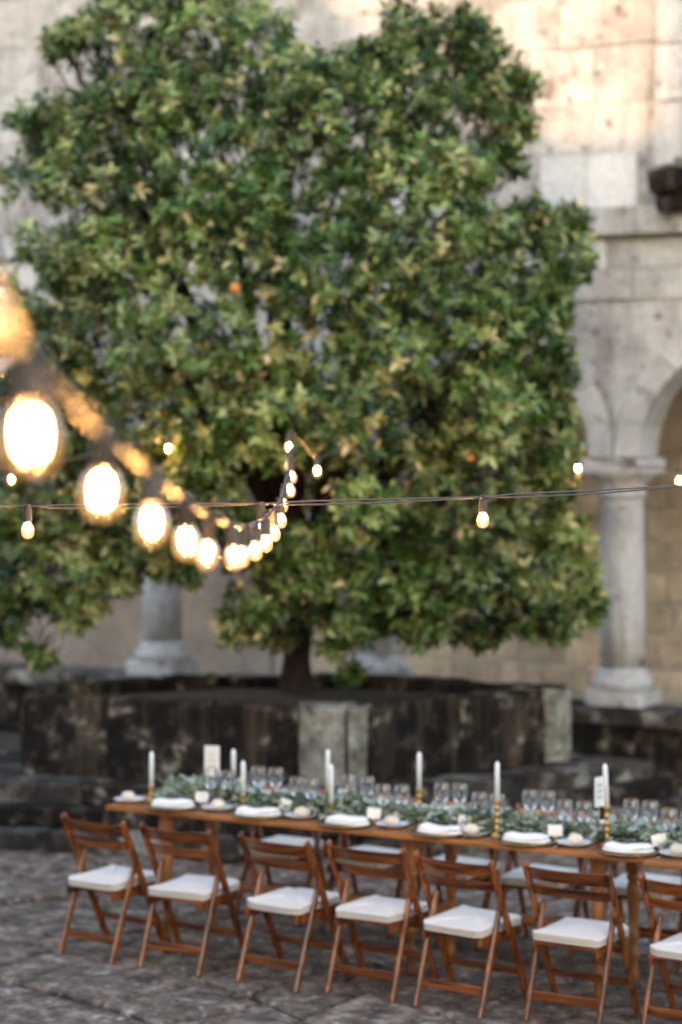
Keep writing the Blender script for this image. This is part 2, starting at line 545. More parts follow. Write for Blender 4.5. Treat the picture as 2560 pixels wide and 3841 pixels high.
def arcade():
    for i in range(len(CX) - 1):
        x0, x1 = CX[i], CX[i + 1]
        cx = (x0 + x1) / 2
        RO = RAD + 0.205
        n = 20
        # spandrel: from the arch back up to the course above, front and back faces and soffit
        m = MB()
        ztop = 3.80
        yf, yb = WY + 0.012, WY + 0.40
        pts = [(x0, SPRING)] + [(cx - (RAD + .01) * math.cos(PI * k / n), SPRING + (RAD + .01) * math.sin(PI * k / n)) for k in range(n + 1)] + [(x1, SPRING)]
        for k in range(len(pts) - 1):
            (a, za), (b, zb) = pts[k], pts[k + 1]
            m.add([(a, yf, za), (b, yf, zb), (b, yf, ztop), (a, yf, ztop)], [(0, 1, 2, 3)])
            m.add([(a, yb, za), (b, yb, zb), (b, yb, ztop), (a, yb, ztop)], [(3, 2, 1, 0)])
            m.add([(a, yf, za), (b, yf, zb), (b, yb, zb), (a, yb, za)], [(3, 2, 1, 0)])
        m.v = [local(arc, p) for p in m.v]
        m.obj('spandrel', M['granite'], arc)
        nv = 11
        for k in range(nv):
            a0 = PI * k / nv + 0.004; a1 = PI * (k + 1) / nv - 0.004
            v = []
            for y in (WY - 0.015, WY + 0.415):
                for r_, a in ((RAD, a0), (RO, a0), (RO, (a0 + a1) / 2), (RO, a1), (RAD, a1), (RAD, (a0 + a1) / 2)):
                    v.append(local(arc, (cx - r_ * math.cos(a), y, SPRING + r_ * math.sin(a) + .002)))
            f = [(0, 5, 2, 1), (5, 4, 3, 2), (6, 7, 8, 11), (11, 8, 9, 10), (0, 1, 7, 6), (1, 2, 8, 7), (2, 3, 9, 8), (3, 4, 10, 9), (4, 5, 11, 10), (5, 0, 6, 11)]
            MB().add(v, f).obj('voussoir', M['column'], arc)
    # ashlar courses above the arches
    rr = random.Random(5)
    core = MB().box(local(arc, (-10.1, WY + 0.205, 5.85)), (11.8, 0.36, 4.1)).obj('wall_core', M['mortar'], arc)
    z = 3.80
    for ci, h in enumerate((0.245, 0.255, 0.24, 0.43, 0.40, 0.46, 0.42, 0.45, 0.44, 0.42)):
        ledge = ci == 2
        x = -16.0 + rr.uniform(0, .5)
        while x < -4.2:
            w = rr.uniform(0.55, 1.05) if not ledge else rr.uniform(0.8, 1.2)
            if ci == 3 and x < -7.42 < x + w: w = -7.42 - x
            if ci == 3 and abs(x + 7.42) < .02: w = 0.41
            if ci == 3 and abs(x + 7.01) < .02: w = 0.43
            mat = M['granite']
            if ci == 3 and -7.5 < x < -6.6: mat = M['granite_clean']
            elif z < 4.9 and rr.random() < 0.12: mat = M['granite_clean']
            g_ = 0.006
            if ledge:
                block('ledge_stone', local(arc, (x + w / 2, WY + 0.02, z + h / 2)), (w - g_, 0.24, h - .02), mat, arc)
            else:
                pr = rr.uniform(0.0, 0.018)
                block('wall_block', local(arc, (x + w / 2, WY + 0.05 - pr, z + h / 2)), (w - g_, 0.10, h - g_), mat, arc, ch=0.03)
            x += w
        z += h


arcade()
# buttress and mossy corbel at the wall
but = thing('buttress', (-5.95, WY, 4.47), 'pale granite buttress standing on a dark corbel above the arcade ledge', 'buttress')
z = 0.36
for k, h in enumerate((0.5, 0.44, 0.52, 0.48, 0.5)):
    block('buttress_stone', (0, -0.05, z + h / 2), (0.84, 0.24, h - .012), M['column'], but, ch=.03)
    z += h
for k, (x, y, z, w, d, h, mt) in enumerate(((-.30, -.12, .235, .34, .30, .20, 'dark'), (.05, -.15, .245, .36, .36, .21, 'darkmid'), (.36, -.11, .23, .30, .30, .2, 'dark'),
                                         (-.22, -.10, .07, .38, .24, .13, 'dark'), (.18, -.11, .075, .42, .26, .14, 'dark'), (-.16, -.2, .37, .16, .14, .09, 'lichen'))):
    block('corbel_stone', (x, y, z), (w, d, h), M[mt], but, (random.uniform(-.08, .08), random.uniform(-.1, .1), random.uniform(-.1, .1)), ch=.14)


def column(x, label):
    t = thing('stone_column', (x, WY + 0.19, 0.565), label, 'column', 'columns of the arcade')
    block('plinth', (0, 0, 0.07), (0.50, 0.46, 0.14), M['column'], t, ch=.06)
    MB().lathe([(0.235, 0.14), (0.25, 0.17), (0.245, 0.21), (0.205, 0.235), (0.20, 0.27), (0.185, 0.30)], 24).obj('base_moulding', M['column'], t, True)
    MB().lathe([(0.178, 0.295), (0.180, 0.7), (0.176, 1.2), (0.170, 1.60), (0.171, 1.66)], 24).obj('shaft', M['column'], t, True)
    MB().lathe([(0.172, 1.655), (0.195, 1.675), (0.195, 1.70), (0.178, 1.72), (0.20, 1.78), (0.25, 1.83), (0.27, 1.85)], 24).obj('capital', M['column'], t, True)
    block('abacus', (0, 0, 1.915), (0.56, 0.50, 0.135), M['column'], t, ch=.08)


for x, lb in zip(CX[1:], ['stone column of the arcade second to the left of the tree trunk', 'stone column of the arcade just left of the tree trunk',
                          'stone column of the arcade standing directly behind the tree trunk', 'whole stone column of the arcade beside the open arch, clear of the tree',
                          'stone column of the arcade beyond the open arch']):
    column(x, lb)

par = thing('parapet_wall', (-9.5, WY + .19, 0), 'low dark parapet wall carrying the arcade columns', 'wall')
rr = random.Random(11)
for zc, h, mt in ((0.215, 0.43, 'dark'), (0.495, 0.125, 'darkmid')):
    x = -15.8
    while x < -3.4:
        w = rr.uniform(0.7, 1.3)
        d = 0.46 if mt == 'dark' else 0.58
        block('parapet_stone', (x + w / 2 + 9.5, 0, zc), (w - .012, d, h - .006), M[mt], par, ch=.035)
        x += w

# gallery behind the arches
gal = thing('gallery_wall', (-9.5, 19.5, 0), 'tan stone inner wall of the gallery seen through the arches', 'wall')
MB().box((0, 0.162, 2.1), (13, 0.3, 4.2)).obj('wall_core', M['mortar'], gal)
rr = random.Random(4)
z = 0.0
for h in (0.30, 0.27, 0.31, 0.28, 0.30, 0.27, 0.29, 0.31, 0.28, 0.30, 0.3, .28, .3):
    x = -6.4 + rr.uniform(0, .5)
    while x < 6.3:
        w = rr.uniform(0.38, 0.72)
        if -1.9 < x < 6.4:
            block('wall_block', (x + w / 2, 0.03 - rr.uniform(0, .015), z + h / 2), (w - .03, .07, h - .03), M['inner'], gal, ch=.07)
        x += w
    z += h
MB().box((-4.25, 0.02, 2.1), (4.6, .10, 4.2)).obj('plaster_coat', M['plaster'], gal)
gf = MB().box((-9.5, 18.2, .1), (13, 2.2, .2)).obj('gallery_floor', M['flag']); gf['kind'] = 'structure'
gc = MB().box((-9.5, 18.44, 4.15), (13, 2.2, .12)).obj('gallery_ceiling', M['plaster']); gc['kind'] = 'structure'

# ------------------------------------------------------------------ unseen wing added across the courtyard, its roofline shaped to cut the sun patch
wing = thing('shade_caster', (0, -9, 0), 'unseen shadow-casting wing opposite the arcade with stepped roofline', 'shadow caster')
KX, KZ, YB = 0.25 * 26, 26 * math.sqrt(1 + .0625) * math.tan(SUN_EL), 0.0
lowz = 5.12 + KZ
MB().box((-0.4 , -1.2, lowz / 2), (3.4, 2.0, lowz)).obj('low_caster', M['granite'], wing)
MB().box((-14.0, -1.2, 6.0), (23.9, 2.2, 12.0)).obj('long_caster', M['granite'], wing)
gx0, gx1 = -9.35 + KX, -7.75 + KX
gz0, gz1 = 6.41 + KZ, 5.05 + KZ
sl = (gz0 - gz1) / (gx1 - gx0)
ridge = gx1 - 7.0
v = [(ridge - 7, -2.4, gz1), (gx1, -2.4, gz1), (ridge, -2.4, gz1 + sl * 7), (ridge - 7, -.05, gz1), (gx1, -.05, gz1), (ridge, -.05, gz1 + sl * 7)]
MB().add(v, [(0, 2, 1), (3, 4, 5), (0, 1, 4, 3), (1, 2, 5, 4), (2, 0, 3, 5)]).obj('gable_caster', M['tile'], wing)  # slope set to give the sun patch its slanted edge
MB().box((-6.39 + KX + 5.65, -1.2, 9.5), (10, 2.4, 19)).obj('tower_caster', M['granite'], wing)  # added block that ends the sunlight at the buttress

# ------------------------------------------------------------------ hexagonal planter
PC = plan(-0.42, 16.15)
planter = thing('stone_planter', PC, 'dark mossy hexagonal stone planter with stepped bench round the orange tree', 'planter')


HEX = [plan(-2.20, 15.60), plan(0.03, 15.10), plan(1.60, 16.22), plan(0.55, 16.85), plan(-0.95, 17.05), plan(-2.22, 16.40)]


def hexpt(r, k, z=0.0):
    """corner k of the planter outline moved outwards by r metres"""
    p, a, b = HEX[k % 6], HEX[(k - 1) % 6], HEX[(k + 1) % 6]
    d0 = (p - a).normalized(); d1 = (b - p).normalized()
    n0 = Vector((d0.y, -d0.x, 0)); n1 = Vector((d1.y, -d1.x, 0))
    m = (n0 + n1); m /= m.dot(n0)
    q = p + m * r - PC
    q.z = z
    return q


def hex_course(name, r_out, r_in, z0, z1, n, mats, seed, gap=0.008, ch=0.02, over=None):
    rr = random.Random(seed)
    for k in range(6):
        cuts = [0] + sorted((i + rr.uniform(-.18, .18)) / n for i in range(1, n)) + [1]
        for i in range(n):
            t0, t1 = cuts[i], cuts[i + 1]
            po0 = hexpt(r_out, k).lerp(hexpt(r_out, k + 1), t0); po1 = hexpt(r_out, k).lerp(hexpt(r_out, k + 1), t1)
            pi0 = hexpt(r_in, k).lerp(hexpt(r_in, k + 1), t0); pi1 = hexpt(r_in, k).lerp(hexpt(r_in, k + 1), t1)
            d = (po1 - po0).normalized() * gap / 2
            po0 += d; pi0 += d; po1 -= d; pi1 -= d
            nrm = Vector((d.y, -d.x, 0)).normalized()
            ps = rr.uniform(-.02, .02)
            dz = rr.uniform(-.012, .012)
            c = (po0 + po1 + pi0 + pi1) / 4
            quad = [po0 + nrm * ps, po1 + nrm * ps, pi1, pi0]
            v = []
            def ringz(z, sh):
                for q in quad:
                    e = (c - q); e.normalize()
                    j = Vector((rr.uniform(-.006, .006), rr.uniform(-.006, .006), rr.uniform(-.005, .005)))
                    p = q + e * sh + j; p.z = z + j.z
                    v.append(p - Vector((c.x, c.y, 0)))
            ringz(z0, ch * .6); ringz(z0 + ch, 0); ringz(z1 - ch + dz, 0); ringz(z1 - ch * .3 + dz, ch * .5); ringz(z1 + dz, ch * 1.5)
            f = [(3, 2, 1, 0), (16, 17, 18, 19)]
            for a in range(4):
                for q in range(4):
                    q2 = (q + 1) % 4
                    f.append((a * 4 + q, a * 4 + q2, a * 4 + 4 + q2, a * 4 + 4 + q))
            mt = mats[rr.randrange(len(mats))]
            if over: mt = over(k, i, n, mt)
            MB().add(v, f).obj(name, mt, planter, loc=(c.x, c.y, 0))


D, DM, LI = M['dark'], M['darkmid'], M['lichen']
hex_course('step_stone', 0.56, 0.16, 0.0, 0.155, 3, [DM, DM, D], 1)
hex_course('step_stone', 0.45, 0.06, 0.157, 0.292, 3, [DM, D, D], 2)
hex_course('bench_stone', 0.34, -0.2, 0.294, 0.42, 3, [DM, DM, D], 3)


def corner_light(k, i, n, mt):
    if (k == 0 and i == n - 1) or (k == 1 and i == n - 1): return LI
    if k == 1 and i == 0: return LI
    return mt


def planter_wall():
    rr = random.Random(8)
    # upright slabs: (side, from, to, material, top)
    for k in range(6):
        if k == 0: cuts = [(0, .27, D), (.27, .60, D), (.60, .86, D), (.86, 1.0, LI)]
        elif k == 1: cuts = [(0, .085, LI), (.085, .5, D), (.5, .9, D), (.9, 1.0, LI)]
        else: cuts = [(0, .3, D), (.3, .62, D), (.62, 1, D)]
        for t0, t1, mt in cuts:
            ro, ri = 0.0 + (0.025 if mt is LI else rr.uniform(-.015, .01)), -0.2
            po0 = hexpt(ro, k).lerp(hexpt(ro, k + 1), t0); po1 = hexpt(ro, k).lerp(hexpt(ro, k + 1), t1)
            pi0 = hexpt(ri, k).lerp(hexpt(ri, k + 1), t0); pi1 = hexpt(ri, k).lerp(hexpt(ri, k + 1), t1)
            d = (po1 - po0).normalized() * .006
            po0 += d; pi0 += d; po1 -= d; pi1 -= d
            c = (po0 + po1 + pi0 + pi1) / 4
            z0, z1 = 0.424, 0.955 + (rr.uniform(-.012, .012) if mt is D else -0.02 + rr.uniform(0, .02))
            v = []; nx = 5
            prof = [(z0, 0.0, 0), (z0 + .2, 0.012, 0), (z1 - .03, 0, 0), (z1 - .008, -.012, .01), (z1, -.035, .02)]
            nrm = Vector((d.y, -d.x, 0)).normalized()
            for zz, pr, sh in prof:
                lo = [po0.lerp(po1, sh * .5 + (1 - sh) * a / (nx - 1)) for a in range(nx)]
                li = [pi1.lerp(pi0, a / (nx - 1)) for a in range(nx)]
                for q in lo:
                    p = q + nrm * (pr + rr.uniform(-.016, .016)); p.z = zz + rr.uniform(-.012, .012)
                    v.append(p - Vector((c.x, c.y, 0)))
                for q in li:
                    p = q.copy(); p.z = zz; v.append(p - Vector((c.x, c.y, 0)))
            N = nx * 2
            f = []
            for a in range(len(prof) - 1):
                for q in range(N):
                    q2 = (q + 1) % N
                    f.append((a * N + q, a * N + q2, (a + 1) * N + q2, (a + 1) * N + q))
            b = (len(prof) - 1) * N
            for q in range(nx - 1):
                f.append((b + q, b + q + 1, b + N - 2 - q, b + N - 1 - q))
            MB().add(v, f).obj('wall_slab', mt, planter, loc=(c.x, c.y, 0))


planter_wall()
# soil inside
v = [tuple(plan(-0.316, 16.2) - PC + Vector((0, 0, .93)))]; f = []
for k in range(6):
    v.append(tuple(hexpt(-.12, k, .86)))
for k in range(6):
    f.append((0, 1 + k, 1 + (k + 1) % 6))
MB().add(v, f).obj('soil_fill', M['soil'], planter, True)

# ------------------------------------------------------------------ orange tree
TB = plan(-0.316, 16.2, 0.90)
tree = thing('orange_tree', TB, 'large leafy orange tree growing out of the dark stone planter', 'tree')
# crown masses: lateral metres, height, depth, radius, density
LOB = []


def lob(x, y, r, back=0.0, dens=1.0):
    """a leaf mass read off the outline, on the front shell of the crown ellipsoid"""
    ex, ez = (x - 690) / 740.0, (y - 760) / 820.0
    rr2 = min(0.97, ex * ex + ez * ez)
    dep = 16.15 - 1.35 * math.sqrt(1 - rr2) + back
    k = 5229 / dep
    LOB.append((plan((x - 784) / k, dep, 2.9 - (y - 950) / k), r / k, dens * (0.40 if x < 110 and y < 720 else 1.0)))


LOBES = [(150, 105, 55), (215, 90, 80), (330, 60, 100), (470, 50, 110), (590, 110, 100), (700, 190, 95), (840, 170, 90), (930, 95, 85), (1030, 75, 75), (1090, 120, 80),
         (60, 300, 60), (130, 300, 90), (240, 280, 105), (370, 230, 125), (510, 240, 130), (650, 290, 110), (790, 270, 130), (940, 250, 140), (1080, 230, 120),
         (1160, 300, 70), (1190, 205, 50), (1150, 380, 60),
         (50, 410, 60), (170, 420, 100), (310, 430, 130), (450, 470, 120), (600, 470, 95), (790, 470, 130), (930, 430, 135), (1050, 410, 100),
         (90, 560, 55), (160, 600, 90), (280, 590, 130), (430, 620, 140), (590, 600, 130), (760, 630, 140), (930, 600, 140), (1090, 570, 125), (1220, 540, 90), (1300, 530, 55), (1325, 605, 45),
         (50, 680, 60), (70, 760, 90), (210, 780, 140), (380, 800, 140), (560, 800, 140), (740, 810, 140), (910, 780, 140), (1080, 760, 140), (1210, 720, 100), (1270, 650, 70), (1260, 830, 60),
         (50, 940, 100), (160, 980, 130), (310, 970, 140), (470, 980, 140), (630, 960, 130), (800, 960, 140), (970, 950, 140), (1120, 940, 130), (1230, 930, 80),
         (50, 1150, 120), (200, 1150, 130), (350, 1150, 120), (490, 1130, 110), (590, 1240, 90), (830, 1130, 120), (970, 1130, 140), (1120, 1130, 130), (1230, 1080, 80), (1240, 1190, 80),
         (30, 1310, 100), (130, 1290, 100), (250, 1290, 90), (360, 1270, 70), (440, 1300, 45), (600, 1360, 75), (550, 1430, 55), (635, 1440, 50), (790, 1290, 95), (910, 1300, 120), (1050, 1310, 120), (1190, 1300, 115), (1300, 1240, 70), (1320, 1340, 55),
         (30, 1420, 70), (190, 1400, 50), (225, 1360, 50), (790, 1410, 65), (770, 1470, 35), (880, 1400, 75), (970, 1420, 75), (1100, 1420, 80), (1220, 1400, 75), (1290, 1430, 40), (95, 1500, 30), (1355, 1390, 32), (805, 1540, 18),
         (690, 1230, 80), (705, 1325, 55), (645, 1310, 60), (725, 1395, 42), (400, 340, 85), (540, 345, 75), (640, 380, 60),
         (1275, 960, 50), (1275, 1040, 50), (1270, 1130, 50), (1280, 865, 45)]
for x, y, r in LOBES:
    lob(x, y, r * 0.84, random.uniform(-.12, .38))
nfront = len(LOB)
for x, y, r in LOBES:
    if r > 85:
        ex, ez = (x - 690) / 740.0, (y - 760) / 820.0
        q = math.sqrt(max(0.05, 1 - ex * ex - ez * ez))
        lob(x + random.uniform(-50, 50), y + random.uniform(-50, 50), r * .95, 1.1 * q + .35, 0.5)
CC = plan(-0.3, 16.2, 3.45)


def build_leaves(P, Dr, Nr, Ln, Wd, colr, curl=0.25):
    n = len(P)
    Dr = Dr / np.linalg.norm(Dr, axis=1, keepdims=True)
    S = np.cross(Dr, Nr); S /= np.linalg.norm(S, axis=1, keepdims=True) + 1e-9
    U = np.cross(S, Dr)
    L = Ln[:, None]; W = Wd[:, None]
    def pt(t, s, h):
        return P + Dr * (L * t) + S * (W * s) + U * (h * W - curl * L * t * t * .6)
    V = np.stack([pt(0, 0, 0), pt(.33, .46, .10), pt(.33, 0, -.08), pt(.33, -.46, .10),
                  pt(.70, .38, .08), pt(.70, 0, -.06), pt(.70, -.38, .08), pt(1.0, 0, 0)], axis=1)
    verts = V.reshape(-1, 3)
    base = np.arange(n)[:, None] * 8
    tri = np.array([[0, 2, 1], [0, 3, 2], [1, 2, 5], [1, 5, 4], [2, 3, 6], [2, 6, 5], [4, 5, 7], [5, 6, 7]])
    F = (base[:, :, None] + tri[None]).reshape(-1, 3)
    C = np.repeat(np.concatenate([colr, np.ones((n, 1))], 1), 8, axis=0)
    return verts, F, C


def np_mesh(name, verts, F, C, mat, smooth=True):
    me = bpy.data.meshes.new(name)
    me.vertices.add(len(verts)); me.vertices.foreach_set('co', verts.astype(np.float32).ravel())
    me.loops.add(len(F) * 3); me.loops.foreach_set('vertex_index', F.astype(np.int32).ravel())
    me.polygons.add(len(F)); me.polygons.foreach_set('loop_start', np.arange(0, len(F) * 3, 3, dtype=np.int32))
    me.polygons.foreach_set('use_smooth', np.ones(len(F), dtype=bool))
    if C is not None:
        ca = me.color_attributes.new('col', 'FLOAT_COLOR', 'POINT')
        ca.data.foreach_set('color', C.astype(np.float32).ravel())
    me.materials.append(mat)
    me.update(); me.validate()
    return me


GREENS = np.array([(0.055, 0.115, 0.022), (0.110, 0.190, 0.045), (0.185, 0.260, 0.078), (0.280, 0.340, 0.130), (0.030, 0.074, 0.024)])
YEL = np.array([(0.36, 0.38, 0.14), (0.50, 0.47, 0.19), (0.31, 0.36, 0.13), (0.58, 0.49, 0.25)])


def make_crown():
    P = []; Dr = []; Nr = []; Ln = []; Wd = []; Cl = []
    twigs = MB()
    singles = []
    cc = np.array(CC)
    for li, (c, r, dens) in enumerate(LOB):
        c = np.array(c)
        out = c - cc; out /= np.linalg.norm(out) + 1e-6
        tone = rng.uniform(.6, 1.3)
        ncl = max(6, int(640 * r * r * dens + 20 * dens))
        for _ in range(ncl):
            d = rng.normal(size=3); d /= np.linalg.norm(d)
            if d.dot(out) < -0.35: d = d - 2 * d.dot(out) * out
            pos = c + d * r * (0.45 + 0.62 * rng.random() ** .6 + (.35 * rng.random() if rng.random() < .10 else 0))
            ax = d * .8 + out * .35 + np.array([0, 0, .35]) + rng.normal(size=3) * .35
            ax /= np.linalg.norm(ax)
            s1 = np.cross(ax, (0.3, .5, .8)); s1 /= np.linalg.norm(s1); s2 = np.cross(ax, s1)
            low = math.sin(pos[0] * 2.1 + 1.0) + math.sin(pos[2] * 2.6 + pos[0] * 1.7) + math.sin(pos[1] * 3.0)
            yl = rng.random() < 0.09 + 0.06 * low
            gi = int(np.clip(rng.normal(1.6 + .5 * low, 1.1), 0, 3)) if rng.random() > .16 else 4
            nl = rng.integers(7, 12)
            ph = rng.random() * 6.28
            for q in range(nl):
                a = ph + q * 2.4
                rad = s1 * math.cos(a) + s2 * math.sin(a)
                th = 0.55 + 0.75 * rng.random()
                dr = ax * math.cos(th) + rad * math.sin(th) + rng.normal(size=3) * .15
                dr[2] -= 0.12
                nr = ax * math.sin(th) - rad * math.cos(th) + rng.normal(size=3) * .25 + np.array([0, 0, .35])
                col = GREENS[gi] * rng.uniform(.75, 1.3) * tone
                if (yl and rng.random() < .75) or rng.random() < .05:
                    col = YEL[rng.integers(0, 4)] * rng.uniform(.7, 1.15)
                ln = rng.uniform(.058, .104)
                p0 = pos + ax * (.10 * q / nl - .05)
                if dens > .5 and len(singles) < 300 and rng.random() < 0.012 and dr.dot(out) > .2:
                    singles.append((p0, dr, nr, ln * 1.1)); continue
                P.append(p0); Dr.append(dr); Nr.append(nr)
                Ln.append(ln); Wd.append(ln * rng.uniform(.36, .47)); Cl.append(col)
            if rng.random() < .3:
                e = Vector(pos + ax * .04); b = Vector(pos - ax * .22 - out * .1)
                twigs.tube([b, (b + e) / 2 + Vector(rng.normal(size=3) * .015), e], [.006, .0045, .002], 4, False)
    t = np.array(TB)
    v, F, C = build_leaves(np.array(P) - t, np.array(Dr), np.array(Nr), np.array(Ln), np.array(Wd), np.array(Cl))
    o = inst('crown', np_mesh('crown', v, F, C, M['leaf']), tree)
    o['kind'] = 'stuff'
    twigs.v = [Vector(p) - TB for p in twigs.v]
    o = twigs.obj('twigs', M['bark'], tree); o['kind'] = 'stuff'
    # the leaves that show singly
    lm = []
    for cl in ((0.54, 0.50, 0.21), (0.33, 0.40, 0.15), (0.12, 0.22, 0.07)):
        v, F, C = build_leaves(np.zeros((1, 3)), np.array([[1., 0, 0]]), np.array([[0, 0, 1.]]), np.array([1.]), np.array([.43]), np.array([cl]))
        lm.append(np_mesh('leaf', v, F, C, M['leaf']))
    for i, (p, d, nr, ln) in enumerate(singles):
        x = Vector(d).normalized(); z = Vector(nr); z = (z - x * z.dot(x)).normalized(); y = z.cross(x)
        mt = Matrix((x, y, z)).transposed()
        o = inst('leaf', lm[(0, 1, 1, 2)[i % 4]], tree, Vector(p) - TB, mt.to_euler(), (ln, ln, ln))
    return len(P)


make_crown()


def limb(pts, rads):
    MB().tube([Vector(p) - TB for p in pts], rads, 10).obj('limb', M['bark'], tree, True)


def curve_pts(ps, n=6):
    ps = [Vector(p) for p in ps]; out = []
    for i in range(len(ps) - 1):
        p0 = ps[max(i - 1, 0)]; p1 = ps[i]; p2 = ps[i + 1]; p3 = ps[min(i + 2, len(ps) - 1)]
        for k in range(n):
            t = k / n
            out.append(0.5 * ((2 * p1) + (p2 - p0) * t + (2 * p0 - 5 * p1 + 4 * p2 - p3) * t * t + (3 * p1 - p0 - 3 * p2 + p3) * t ** 3))
    out.append(ps[-1])
    return out


tp = curve_pts([TB + Vector((0, 0, -.1)), TB + Vector((.0, 0, .25)), TB + Vector((.03, .02, .6)), TB + Vector((.0, .05, 1.0))])
MB().tube([p - TB for p in tp], [0.15 - 0.055 * min(1, i / 6) for i in range(len(tp))], 14).obj('trunk', M['bark'], tree, True)
rl = random.Random(3)
fork = TB + Vector((.0, .05, .9))
for i, (c, r, dens) in enumerate(LOB):
    if i % 5 == 0 and c.z > 2.3:
        mid = fork.lerp(c, .5) + Vector((rl.uniform(-.15, .15), rl.uniform(-.1, .25), rl.uniform(.0, .3)))
        pts = curve_pts([fork + Vector((rl.uniform(-.03, .03), 0, rl.uniform(-.1, .1))), fork.lerp(mid, .5) + Vector((0, .05, .05)), mid, Vector(c)], 4)
        n = len(pts)
        limb(pts, [0.055 * (1 - k / n) + .008 for k in range(n)])
limb(curve_pts([fork, fork + Vector((.25, -.1, .45)), fork + Vector((.55, -.25, .95))]), [0.075 - .0022 * k for k in range(13)])
for (x, y, dep, fs) in ((540, 662, 14.75, 1.0), (1083, 1053, 14.95, .6)):
    k = 5229 / dep
    p = plan((x - 784) / k, dep, 2.9 - (y - 950) / k)
    MB().lathe([(a * fs, b * fs) for a, b in ((.001, -.038), (.018, -.034), (.032, -.02), (.038, 0), (.032, .021), (.017, .034), (.001, .037))], 14).obj('orange_fruit', M['fruit'], tree, True, p - TB)

# ------------------------------------------------------------------ tables
TZ = 0.745
TY0, TY1 = 10.355, 11.09


def turned_leg():
    return MB().lathe([(.030, 0), (.034, .02), (.028, .05), (.024, .09), (.036, .115), (.036, .135), (.024, .15), (.022, .19), (.034, .215), (.034, .235),
                       (.026, .25), (.030, .33), (.040, .43), (.042, .47), (.030, .50), (.040, .515), (.040, .535), (.030, .545)], 14)


def table(x0, x1, dy, label, legs):
    t = thing('banquet_table', (x0, TY0 + dy, 0), label, 'table', 'tables of the long banquet row')
    L = x1 - x0; Wt = TY1 - TY0
    n = 5
    for k in range(n):
        w = Wt / n
        MB().box((L / 2, w * (k + .5), TZ - .0125), (L, w - .003, .025), .004).obj('plank', M['table'], t)
    MB().box((L / 2, Wt / 2 , TZ - .048), (L - .30, .03, .045), .003).obj('centre_rail', M['table'], t)
    tl = turned_leg(); tl.v = [(a * .86, b * .86, c) for a, b, c in tl.v]
    lm = tl.mesh('turned_leg', M['tleg'], True)
    for lx in legs:
        MB().box((lx, Wt / 2, TZ - .070), (.03, Wt - .23, .075), .003).obj('cross_rail', M['table'], t)
        for y in (.13, Wt - .13):
            lg = inst('turned_leg', lm, t, (lx, y, 0))
            MB().box((0, 0, .6315), (.064, .064, .175), .004).obj('leg_block', M['tleg'], lg)
        MB().bar((lx, .13, .27), (lx, Wt - .13, .27), .03, .05, .004).obj('stretcher', M['tleg'], t)
    MB().bar((legs[0], Wt / 2, .30), (legs[-1], Wt / 2, .30), .03, .06, .004, (0, 0, 1)).obj('long_stretcher', M['tleg'], t)
    return t


table(-7.15, -4.005, 0.0, 'long honey brown wooden table with the free end by the planter', [0.32, 1.82, 2.86])
table(-3.995, -2.2, -0.035, 'second wooden table butted against the long one, mostly out of sight', [0.28, 1.5])


# ------------------------------------------------------------------ folding chairs
def chair_proto():
    t = thing('folding_chair', (0, 0, 0), 'x', 'chair')
    W = M['chair']
    top = (.05, .755); fr = (.41, 0)
    def post_at(z):
        k = (top[1] - z) / top[1]
        return top[0] + (fr[0] - top[0]) * k
    for s in (-1, 1):
        MB().bar((s * .215, fr[0], 0.004), (s * .215, top[0], top[1]), .024, .046, .009).obj('post', W, t)
        MB().bar((s * .186, 0, 0.004), (s * .186, .195, .545), .022, .036, .007).obj('leg', W, t)
        MB().lathe([(.007, -.004), (.007, .004)], 8).obj('bolt', M['brass'], t, loc=(s * .229, .168, .50), rot=(0, PI / 2, 0))
        MB().bar((s * .16, .03, .352), (s * .16, .43, .352), .022, .036, .005).obj('seat_rail', W, t)
    for z0, h in ((.668, .062), (.592, .048)):
        m = MB(); n = 10
        v = []
        for k in range(n + 1):
            x = -.205 + .41 * k / n
            bow = -.030 * (1 - (x / .205) ** 2)
            for dz in (0, h):
                y = post_at(z0 + dz) + bow
                for dy in (-.008, .008):
                    v.append((x, y + dy, z0 + dz))
        f = []
        for k in range(n):
            b = k * 4
            f += [(b, b + 4, b + 6, b + 2), (b + 1, b + 3, b + 7, b + 5), (b, b + 1, b + 5, b + 4), (b + 2, b + 6, b + 7, b + 3)]
        f += [(0, 2, 3, 1), (n * 4, n * 4 + 1, n * 4 + 3, n * 4 + 2)]
        m.add(v, f).obj('back_slat', M['chair_x'], t)
    for k in range(5):
        MB().box((0, .07 + k * .080, .376), (.345, .064, .012), .003).obj('seat_slat', M['chair_x'], t)
    MB().bar((-.176, .045, .125), (.176, .045, .125), .018, .042, .004, (0, 1, 0)).obj('rear_stretcher', M['chair_x'], t)
    MB().bar((-.205, post_at(.17), .17), (.205, post_at(.17), .17), .018, .03, .004, (0, 1, 0)).obj('front_stretcher', M['chair_x'], t)
    MB().bar((-.205, post_at(.345), .345), (.205, post_at(.345), .345), .02, .03, .004, (0, 1, 0)).obj('seat_stretcher', M['chair_x'], t)
    return t


